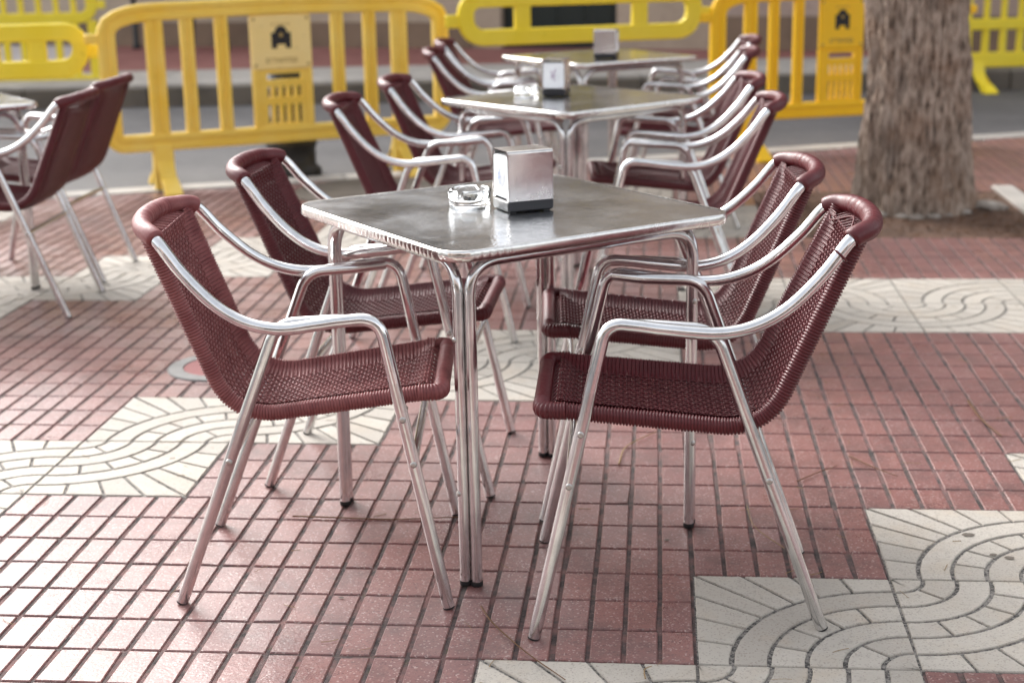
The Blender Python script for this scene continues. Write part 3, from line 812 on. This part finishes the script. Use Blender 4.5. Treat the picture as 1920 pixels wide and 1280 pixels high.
def make_barrier(my, mp, L=1.92, lab=None):
    """two-metre plastic crowd barrier with an arched top, bars and a sign panel; x runs along it, 0 at the middle"""
    s = L/1.92; root = empty("crowd_barrier", (0, 0, 0)); H = .925; e = L/2-.045
    path = [(-e+.05, .252), (e-.05, .252)]+arc2(e-.05, .302, .05, -90, 0, 5)[1:]+[(e, .82)]+[(e-.005, .84)]+[(e-.24*s+.235*s*math.cos(R(a)), .84+.085*math.sin(R(a))) for a in (20, 40, 60, 78, 90)]
    path += [(e-.6*s, .932), (0, .937)]
    left = [(-x, z) for x, z in path[2:-1]][::-1]
    m = MB(); beam(m, path+left, .09, .05, True); m.build("frame", my, root)
    zb, zt_ = .296, .890
    for x, w, zz in ((-.67, .092, .888), (.67, .092, .888), (-.50, .070, .894), (-.317, .070, .896), (.317, .070, .896), (.50, .070, .894)):
        m = MB(); beam(m, [(x*s, zb), (x*s, zz)], w*s, .042); m.build("bar", my, root)
    m = MB()   # slotted lower plate
    us = [-.165, -.088]; zs = [zb, .312, .412, .452, .508, .545, .578, .600]
    xs = [-.088+.0422*i for i in range(5)]
    for x in xs: us += [x+.0, x+.02]
    us = sorted(set([-.165]+[round(x, 4) for x in sum([[x, x+.0205] for x in xs], [])]+[.165]))
    holes = set()
    for i in range(len(us)-1):
        isslot = any(abs(us[i]-round(x, 4)) < 1e-5 for x in xs)
        if isslot: holes |= {(i, 1), (i, 3)}
        if -.1 < us[i] < .1: holes.add((i, 5))
    plate_holes(m, [u*s for u in us], zs, holes, .020)
    for sx in (-1, 1): m.box((sx*.15*s, 0, (zb+.60)/2), (.03*s, .04, .60-zb), None, .006)
    m.build("slotted_plate", my, root)
    m = MB(); m.box((0, -.004, .745), (.335*s, .030, .295), None, .010)
    p = m.build("sign_panel", mp, root)
    for sx in (-1, 1):
        for z in (.625, .868): m = MB(); m.lathe([(0, .002), (.007, .002), (.008, 0)], (sx*.145*s, -.0195, z), 10, True, (0, -1, 0)); m.build("rivet", M['ink_faded'], p)
    y = -.0197; m = MB()   # emblem: black field with an arched top, pale disc and arch left open
    m.box((-.038*s, y, .752), (.030*s, .0014, .080)); m.box((.038*s, y, .752), (.030*s, .0014, .080))
    m.box((0, y, .764), (.106*s, .0012, .062))
    m.lathe([(0, .0006), (.034*s, .0006), (.034*s, -.0006), (0, -.0006)], (0, y, .796), 24, False, (0, -1, 0))
    m.build("emblem", M['ink'], p)
    m = MB(); m.lathe([(0, .0004), (.011*s, .0004), (.011*s, 0)], (0, y-.001, .782), 16, False, (0, -1, 0)); m.build("emblem_disc", M['ink_faded'], p)
    marks_mesh(0, .648, y, .175*s, .026, 9).build("lettering", M['ink_faded'], p)
    marks_mesh(0, .838, y, .10*s, .010, 8).build("small_lettering", M['ink_faded'], p)
    for sx in (-1, 1):
        f = foot_mesh(.27, .085); o = f.build("foot", my, root, (sx*.67*s, 0, 0))
    for sx in (-1, 1): m = MB(); beam(m, [(sx*.67*s, .0), (sx*.67*s, .22)], .11, .05, False, False); m.build("leg", my, root)
    for sx in (-1, 1):   # hook lugs
        m = MB(); m.box((sx*(L/2+.03), 0, .80), (.07, .035, .05), None, .006); m.build("hook", my, root)
    return root
def ring_path(L, z0, z1, r): 
    e = L/2; return [(-e+r, z0), (e-r, z0)]+arc2(e-r, z0+r, r, -90, 0, 8)[1:]+arc2(e-r*.8, z1-r*.8, r*.8, 0, 90, 8)+[(-e+r*.8, z1)]+arc2(-e+r*.8, z1-r*.8, r*.8, 90, 180, 8)[1:]+arc2(-e+r, z0+r, r, 180, 270, 8)[:-1]
def make_ring_barrier(my, L, z0, z1, posts, lower=None):
    root = empty("ring_barrier", (0, 0, 0)); w = .088
    m = MB(); beam(m, ring_path(L-w, z0+w/2, z1-w/2, .10), w, .055, True, False); m.build("ring_frame", my, root)
    for x in posts:
        m = MB(); beam(m, [(x, z0+w-.004), (x, z1-w+.004)], .09, .045, False, False); m.build("post", my, root)
    if lower:
        zb = lower; m = MB(); beam(m, [(-L/2+.02, zb), (L/2-.02, zb)], .12, .05, False, False); m.build("bottom_beam", my, root)
        n = 13
        for i in range(n+1):
            x = -L/2+.05+(L-.1)*i/n; m = MB(); beam(m, [(x, zb+.055), (x, z0+.02)], .055 if 0 < i < n else .08, .04, False, False); m.build("bar", my, root)
            if 0 < i < n and lower:
                m = MB(); beam(m, [(x, z0+w-.004), (x, z1-w+.004)], .045, .04, False, False); m.build("bar", my, root)
        for sx in (-1, 1):
            foot_mesh(.34, .10, zb).build("foot", my, root, (sx*L*.36, 0, 0))
    for sx in (-1, 1):
        m = MB(); m.box((sx*(L/2+.03), 0, (z0+z1)/2-.01), (.08, .03, .07), None, .006); m.build("hook", my, root)
    return root
gb = "yellow plastic barriers along the street"
dB1 = Vector((math.cos(R(28.3)), math.sin(R(28.3)), 0)); c1 = Vector((-2.69, 5.32, 0))+dB1*.67
B = make_barrier(M['yel_faded'], M['yel_panel']); place(B, c1.x, c1.y, 28.3, 0, "faded yellow arched barrier with crest panel behind the left chairs", "barrier", gb)
B = make_barrier(M['yel_deep'], M['yel_deep'], 1.62)
d3 = Vector((math.cos(R(19.8)), math.sin(R(19.8)), 0)); c3 = Vector((.45, 6.45, 0))+d3*.5625
place(B, c3.x, c3.y, 19.8, 0, "deep yellow arched barrier with black crest, left of the tree trunk", "barrier", gb)
B = make_ring_barrier(M['yel_lemon'], 1.42, .69, .985, (-.345, .34))
d2 = Vector((math.cos(R(21.1)), math.sin(R(21.1)), 0)); c2 = Vector((-1.05, 5.9, 0))+d2*.587
place(B, c2.x, c2.y, 21.1, 0, "lemon yellow barrier rail with three long windows, hooked between two arched barriers", "barrier", gb)
B = make_ring_barrier(M['yel_lemon'], 1.50, .605, .88, (.49, .26, .02, -.24))
d5 = Vector((math.cos(R(18)), math.sin(R(18)), 0)); c5 = Vector((-3.02, 5.27, 0))-d5*.75
place(B, c5.x, c5.y, 18, 0, "lemon yellow barrier rail at the top left corner, hooked to the faded barrier", "barrier", gb)
B = make_ring_barrier(M['yel_lemon'], 2.0, .48, .85, (), .24)
place(B, 3.20, 10.45, 12, -.02, "far lemon yellow barrier right of the tree trunk across the street", "barrier", gb)
B2 = make_ring_barrier(M['yel_lemon'], 2.0, .64, .96, (), .15); place(B2, -5.75, 10.02, 6, -.02, "far lemon yellow barrier at the left, behind the hooked rail and across the street", "barrier", gb)

# bollard behind the faded barrier
m = MB(); pr = [(.0, .0), (.165, 0), (.165, .035), (.15, .055), (.135, .06), (.135, .16), (.145, .17), (.145, .20), (.13, .21), (.13, .30), (.14, .31), (.14, .34), (.118, .36), (.108, .46), (.118, .47), (.118, .50), (.10, .52), (.095, .70), (.108, .715), (.108, .745), (.09, .77), (.05, .80), (0, .81)]
bo = m.lathe(pr, n=28).build("bollard", M['iron']); place(bo, -2.14, 5.92, 0, -.02, "black ribbed cast iron bollard behind the faded yellow barrier", "bollard", None)
m = MB(); m.lathe([(0, .0035), (.42, .0035), (.42, -.02)], n=40, smooth=False)
o = m.build("asphalt_patch", M['kerbface'], None, (-1.55, 5.25, 0)); tag(o, kind='structure')

# utility cover in the paving
rt = empty("utility_cover", (-1.43, 1.92, 0)); m = MB(); m.lathe([(.115, .002), (.115, .0045), (.158, .0045), (.162, .001), (.162, -.006)], n=40, smooth=False); m.build("ring", M['cover_grey'], rt)
m = MB(); m.lathe([(0, .003), (.112, .003), (.115, -.006)], n=40, smooth=False); m.build("lid", M['cover_red'], rt)
tag(rt, "round red utility cover with a grey ring in the paving, behind the faded chair", "cover")

# ------------------------------------------------------------------ tree
from mathutils import noise as mn
tr_ = empty("street_tree", (1.152, 4.76, 0))
def trunk_c(z): return Vector((-.02-.02*math.sin(z*1.3)+.02*max(0, z-1.6), .02*z, z))
m = MB(); seg = 220; vs = []; fs = []; zs = []
z = -.06
while z < 3.4: zs.append(z); z += .009 if z < 1.35 else .05
for z in zs:
    c = trunk_c(z); rad = .232+.034*math.exp(-max(z, 0)/.16)+.006*math.sin(z*3.1+1)-.018*max(0, z-1.2)
    for i in range(seg):
        a = 2*math.pi*i/seg; dx, dy = math.cos(a), math.sin(a)
        butt = .022*math.exp(-max(z, 0)/.35)*math.sin(a*6+1.3)
        p = Vector((dx*.25, dy*.25, z))
        fz = mn.noise(Vector((dx*5.2, dy*5.2, z*1.9)))*.012+mn.noise(Vector((dx*13, dy*13, z*3.0+7)))*.010-abs(mn.noise(Vector((dx*26, dy*26, z*2.6+3))))*.024-abs(mn.noise(Vector((dx*15, dy*15, z*1.9+13))))*.014+.012+mn.noise(Vector((dx*30, dy*30, z*22)))*.007-max(0, .35-abs(mn.noise(Vector((dx*19+5, dy*19, z*3.4)))*2.2))*.030+mn.noise(Vector((dx*3, dy*3, z*4)))*.012
        k = rad+butt+fz-.030*math.exp(-((z-.62)/.16)**2)*max(0, -dx)**2+.02*math.exp(-((z-1.05)/.2)**2)*max(0, -dx); vs.append((c.x+dx*k, c.y+dy*k, z))
n = len(zs)
for j in range(n-1):
    for i in range(seg): k = (i+1) % seg; fs.append((j*seg+i, j*seg+k, (j+1)*seg+k, (j+1)*seg+i))
m.add(vs, fs, True); m.build("trunk", M['bark'], tr_)
rg = random.Random(21); tops = []
for i in range(9):
    a = 2*math.pi*i/9+rg.uniform(-.2, .2); l = rg.uniform(1.6, 2.8); z0 = rg.uniform(2.5, 3.3)
    p0 = trunk_c(z0); d = Vector((math.cos(a), math.sin(a), rg.uniform(.35, 1.0)))
    pts = [p0, p0+d*l*.4+Vector((0, 0, .1)), p0+d*l*.75+Vector((0, 0, .3)), p0+d*l+Vector((0, 0, .35))]
    path = catmull(pts, .15); nn = len(path); m = MB(); m.tube(path, lambda k: .085*(1-k/nn)+.018, 8); m.build("limb", M['bark'], tr_); tops.append(path)
m = MB()
for k in range(11000):
    path = rg.choice(tops); q = path[rg.randrange(len(path)//3, len(path))]; cl = (int(q.x*3), int(q.y*3))
    p = q+Vector((rg.gauss(0, .45), rg.gauss(0, .45), rg.gauss(.15, .35)))
    if p.z < 2.9: continue
    s = rg.uniform(.05, .11); rot = Matrix.Rotation(rg.uniform(0, 6.28), 3, 'Z')@Matrix.Rotation(rg.uniform(-1, 1), 3, 'X')
    m.add([p+rot@Vector(v)*s for v in ((-.5, 0, 0), (0, -.22, .05), (.6, 0, 0), (0, .22, .05))], [(0, 1, 2, 3)])
m.build("crown", M['leaf'], tr_)
tag(tr_, "thick fissured tree trunk in a soil pit at the upper right", "tree")
# stones set round the trunk
rg = random.Random(4); gs = "pale stones round the foot of the tree"
for i, a in enumerate((-128, -108, -96, -80, -61, -40)):
    r = .285+.02*math.sin(i*7.3); x, y = 1.13+r*math.cos(R(a)), 4.76+r*math.sin(R(a)); m = MB(); sx = rg.uniform(.035, .055)
    bm = bmesh.new(); bmesh.ops.create_icosphere(bm, subdivisions=2, radius=1)
    vs = [(v.co.x*sx*(1+.2*mn.noise(v.co*2+Vector((i, 0, 0)))), v.co.y*sx*.8*(1+.2*mn.noise(v.co*2+Vector((0, i, 0)))), v.co.z*.016) for v in bm.verts]; fs = [[v.index for v in f.verts] for f in bm.faces]; bm.free()
    m.add(vs, fs, True); o = m.build("stone", M['stone'], None, (x, y, .001), R(a+90+20*math.sin(i*5.1)))
    tag(o, "pale rounded stone half sunk in soil at the front of the tree trunk's foot", "stone", gs)
m = MB(); bm = bmesh.new(); bmesh.ops.create_icosphere(bm, subdivisions=3, radius=1)
vs = [(v.co.x*.10*(1+.3*mn.noise(v.co*2)), v.co.y*.07*(1+.3*mn.noise(v.co*3)), v.co.z*.03) for v in bm.verts]; fs = [[v.index for v in f.verts] for f in bm.faces]; bm.free()
m.add(vs, fs, True); o = m.build("stone", M['stone'], None, (1.47, 4.74, .002), R(-40)); tag(o, "larger pale flat stone lying right of the tree trunk", "stone")

# ------------------------------------------------------------------ litter
def gp(x, y):     # photo pixel -> ground point
    d = f_+r_*((x-960)/2861.19)+u_*((640-y)/2861.19); t = -1.290629/d.z; return Vector((-.078325, -2.548438, 1.290629))+d*t
def twig(pts, r, m_, lab):
    P = [gp(*p) for p in pts]; P = [Vector((p.x, p.y, .003+r)) for p in P]
    m = MB(); path = catmull(P, .012); m.tube(path, lambda i: r*(1-.5*i/len(path)), 6); o = m.build("dry_stem", m_); tag(o, lab, "stem", "dry stems on the paving")
twig([(902, 1140), (925, 1172), (985, 1225), (1060, 1278)], .0018, M['twig'], "long brown dry stem curving across the paving at the bottom centre")
twig([(549, 971), (640, 974), (740, 977), (868, 972)], .0022, M['twig'], "straight brown stem lying under the faded foreground chair")
twig([(1815, 755), (1840, 790), (1878, 822)], .0035, M['twig'], "thick brown stem on the red paving near the right edge")
twig([(1592, 858), (1640, 880), (1682, 896)], .0022, M['twig'], "short brown stem on red bricks right of the glossy chair")
twig([(1495, 905), (1535, 888), (1570, 876)], .0018, M['twig'], "thin brown stem just right of the glossy chair's rear leg")
twig([(1160, 873), (1175, 840), (1230, 812)], .0022, M['twig_pale'], "pale curled stem under the glossy foreground chair")
twig([(1210, 1275), (1208, 1258), (1222, 1252)], .0014, M['twig_pale'], "small pale hooked stem on cream tile at the bottom edge")
twig([(1470, 1030), (1415, 990), (1400, 950)], .0012, M['twig_pale'], "fine pale stem between the right chair's legs")
rg = random.Random(77); m = MB()
for k in range(480):
    x, y = rg.uniform(-3, 2.5), rg.uniform(-.4, 5.2); a = rg.uniform(0, 6.28); l = rg.uniform(.010, .045); c = rg.uniform(-.4, .4)
    pts = [Vector((x+math.cos(a+c*t)*l*t, y+math.sin(a+c*t)*l*t, .0014)) for t in (0, .33, .66, 1)]
    m.tube(pts, rg.uniform(.0004, .0008), 4)
tag(m.build("needle_litter", M['twig_pale']), "fine dry needles scattered over the paving joints", "litter", None, 'stuff')
m = MB(); rg = random.Random(78)
for k in range(2600):
    x, y = rg.uniform(px0+.02, px1-.02), rg.uniform(py0+.02, py1-.02); s = rg.uniform(.004, .014); a = rg.uniform(0, 6.28)
    rot = Matrix.Rotation(a, 3, 'Z')@Matrix.Rotation(rg.uniform(-.5, .5), 3, 'X')
    m.add([rot@Vector(v)*s+Vector((x, y, .002)) for v in ((-1, 0, 0), (0, -.4, .2), (1, 0, 0), (0, .4, .2))], [(0, 1, 2, 3)])
tag(m.build("leaf_litter", M['twig']), "brown leaf litter covering the soil round the tree", "litter", None, 'stuff')

m = MB(); rg = random.Random(5)
for (x, y, a) in ((1815, 1003, .014), (1893, 1046, .010), (1862, 1040, .008), (1250, 1012, .006), (640, 1120, .005)):
    p = gp(x, y); n = 14
    m.add([(p.x+a*(1+rg.uniform(-.25, .25))*math.cos(6.283*i/n), p.y+a*.8*(1+rg.uniform(-.25, .25))*math.sin(6.283*i/n), .0012) for i in range(n)], [tuple(range(n))])
tag(m.build("gum_spots", M['kerbface']), "dark flattened gum spots on the paving", "gum", None, 'stuff')
# ------------------------------------------------------------------ buildings across the street
WD = R(-13); wd = Vector((math.cos(WD), math.sin(WD), 0)); w0 = Vector((-2.75, 13.41, 0))
def facade(name, m_, u0_, u1_, H, openings, depth=6, proud=0):
    root = empty(name, w0+wd*u0_+Vector((0, 0, .15)), WD); Lw = u1_-u0_
    us = sorted(set([0, Lw]+[o[0]-u0_ for o in openings]+[o[1]-u0_ for o in openings])); zs = sorted(set([0, H]+[o[2] for o in openings]+[o[3] for o in openings]))
    m = MB()
    for i in range(len(us)-1):
        for j in range(len(zs)-1):
            cu, cz = (us[i]+us[i+1])/2, (zs[j]+zs[j+1])/2
            if any(o[0]-u0_ < cu < o[1]-u0_ and o[2] < cz < o[3] for o in openings): continue
            m.box((cu, .15-proud, cz), (us[i+1]-us[i], .30, zs[j+1]-zs[j]))
    m.box((Lw/2, .3+depth/2, H/2), (Lw, depth, H-.02)); m.build("wall", m_, root)
    m = MB(); m.box((Lw/2, -.05-proud, H+.08), (Lw+.1, .30, .16), None, .02); m.build("cornice", M['plinth'], root)
    for o in openings:
        cu, w, cz, h = (o[0]+o[1])/2-u0_, o[1]-o[0], (o[2]+o[3])/2, o[3]-o[2]
        if o[4] == 'door':
            m = MB(); m.box((cu, .14, cz), (w-.004, .05, h-.004), None, .004)
            for q in range(4): m.box((cu+(q-1.5)*w*.24, .11, cz), (w*.17, .02, h*.9), None, .005)
            m.build("door", M['greendoor'], root)
        else:
            m = MB()
            for sx in (-1, 1): m.box((cu+sx*(w/2-.04), .12, cz), (.08, .06, h))
            for sz in (-1, 1): m.box((cu, .12, cz+sz*(h/2-.04)), (w-.16, .06, .08))
            m.box((cu, .12, cz), (.06, .05, h-.16)); fr = m.build("window", M['whitepaint'], root)
            m = MB(); m.box((cu, .16, cz), (w-.1, .01, h-.1)); m.build("pane", M['glass_dark'], fr)
    return root, Lw
op = [(1.10, 2.32, 0, 2.35, 'door'), (-9, -6.6, 1.0, 2.9, 'w'), (-5.9, -3.3, 1.0, 2.9, 'w'), (-2.7, .5, 1.0, 2.9, 'w'), (-6.5, -5.3, 3.7, 5.3, 'w'), (-3.5, -2.3, 3.7, 5.3, 'w'), (-.6, .9, 3.7, 5.3, 'w')]
r1, Lw = facade("stone_building", M['stonewall'], -11, 3.35, 6.2, op)
m = MB(); m.box((5.9, -.02, .13), (11.8, .045, .26)); m.build("plinth", M['plinth'], r1)
tag(r1, "tan stone building across the street with a dark green door", "building")
op = [(6.4, 7.5, 0, 2.3, 'door'), (4.4, 6.0, 1.0, 2.8, 'w'), (4.2, 5.2, 3.5, 5.1, 'w'), (7, 8, 3.3, 4.9, 'w'), (9.6, 10.6, 3.3, 4.9, 'w')]
r2, Lw = facade("plaster_building", M['plaster'], 3.352, 14, 7.4, op, 6, .03)
m = MB(); m.box((1.5, -.06, .16), (2.9, .045, .32)); m.build("plinth", M['plinth'], r2)
tag(r2, "mauve plastered building across the street, behind the deep yellow barrier", "building")
# cafe front added unseen behind the camera: shades near sides, gives polished tubes reflections
wall_save = (WD, wd, w0); WD = R(180); wd = Vector((-1, 0, 0)); w0 = Vector((0, -11.0, -.15))
op = [(-6, -3.4, .5, 2.7, 'w'), (-2.8, -1.6, 0, 2.6, 'door'), (-1, 2.4, .5, 2.7, 'w'), (3, 4.2, 0, 2.6, 'door'), (5, 8, .5, 2.7, 'w'), (-5, -3.8, 3.3, 4.5, 'w'), (-1, .2, 3.3, 4.5, 'w'), (3, 4.2, 3.3, 4.5, 'w')]
r3, Lw = facade("unseen_cafe_building", M['plaster'], -9, 10, 4.8, op)
m = MB(); m.add([(1.5, -.2, 2.95), (17.5, -.2, 2.95), (17.5, -1.7, 2.45), (1.5, -1.7, 2.45), (1.5, -1.7, 2.25), (17.5, -1.7, 2.25)], [(0, 1, 2, 3), (3, 2, 5, 4)]); m.build("awning", M['greendoor'], r3)
tag(r3, "added cafe building with a dark awning, unseen behind the viewer, for reflections and shade", "building")
WD, wd, w0 = wall_save
# a black cafe chair with a grey seat and a black post by the stone wall
def fp(x, y, z=.15):
    d = f_+r_*((x-960)/2861.19)+u_*((640-y)/2861.19); t = (z-1.290629)/d.z; return Vector((-.078325, -2.548438, 1.290629))+d*t
p = fp(395, 96); rt = empty("cafe_stool", (p.x, p.y, .15), R(15)); m = MB(); m.box((0, 0, .42), (.40, .38, .05), None, .02); m.build("seat", M['steel'], rt)
for sx in (-1, 1):
    for sy in (-1, 1): m = MB(); m.tube([(sx*.15, sy*.14, .395), (sx*.19, sy*.18, 0)], .016, 8); m.build("leg", M['iron'], rt)
m = MB(); m.box((-.19, 0, .36), (.05, .30, .10), None, .01); m.build("apron", M['iron'], rt)
tag(rt, "black stool with a grey seat on the far pavement, seen through the faded barrier", "stool")
p = fp(257, 92); m = MB(); m.lathe([(0, 0), (.05, 0), (.05, .03), (.032, .05), (.030, .85), (.04, .87), (.03, .93), (0, .95)], n=16)
o = m.build("post", M['iron'], None, (p.x, p.y, .15)); tag(o, "slim black post on the far pavement, seen through the left end of the faded barrier", "post")
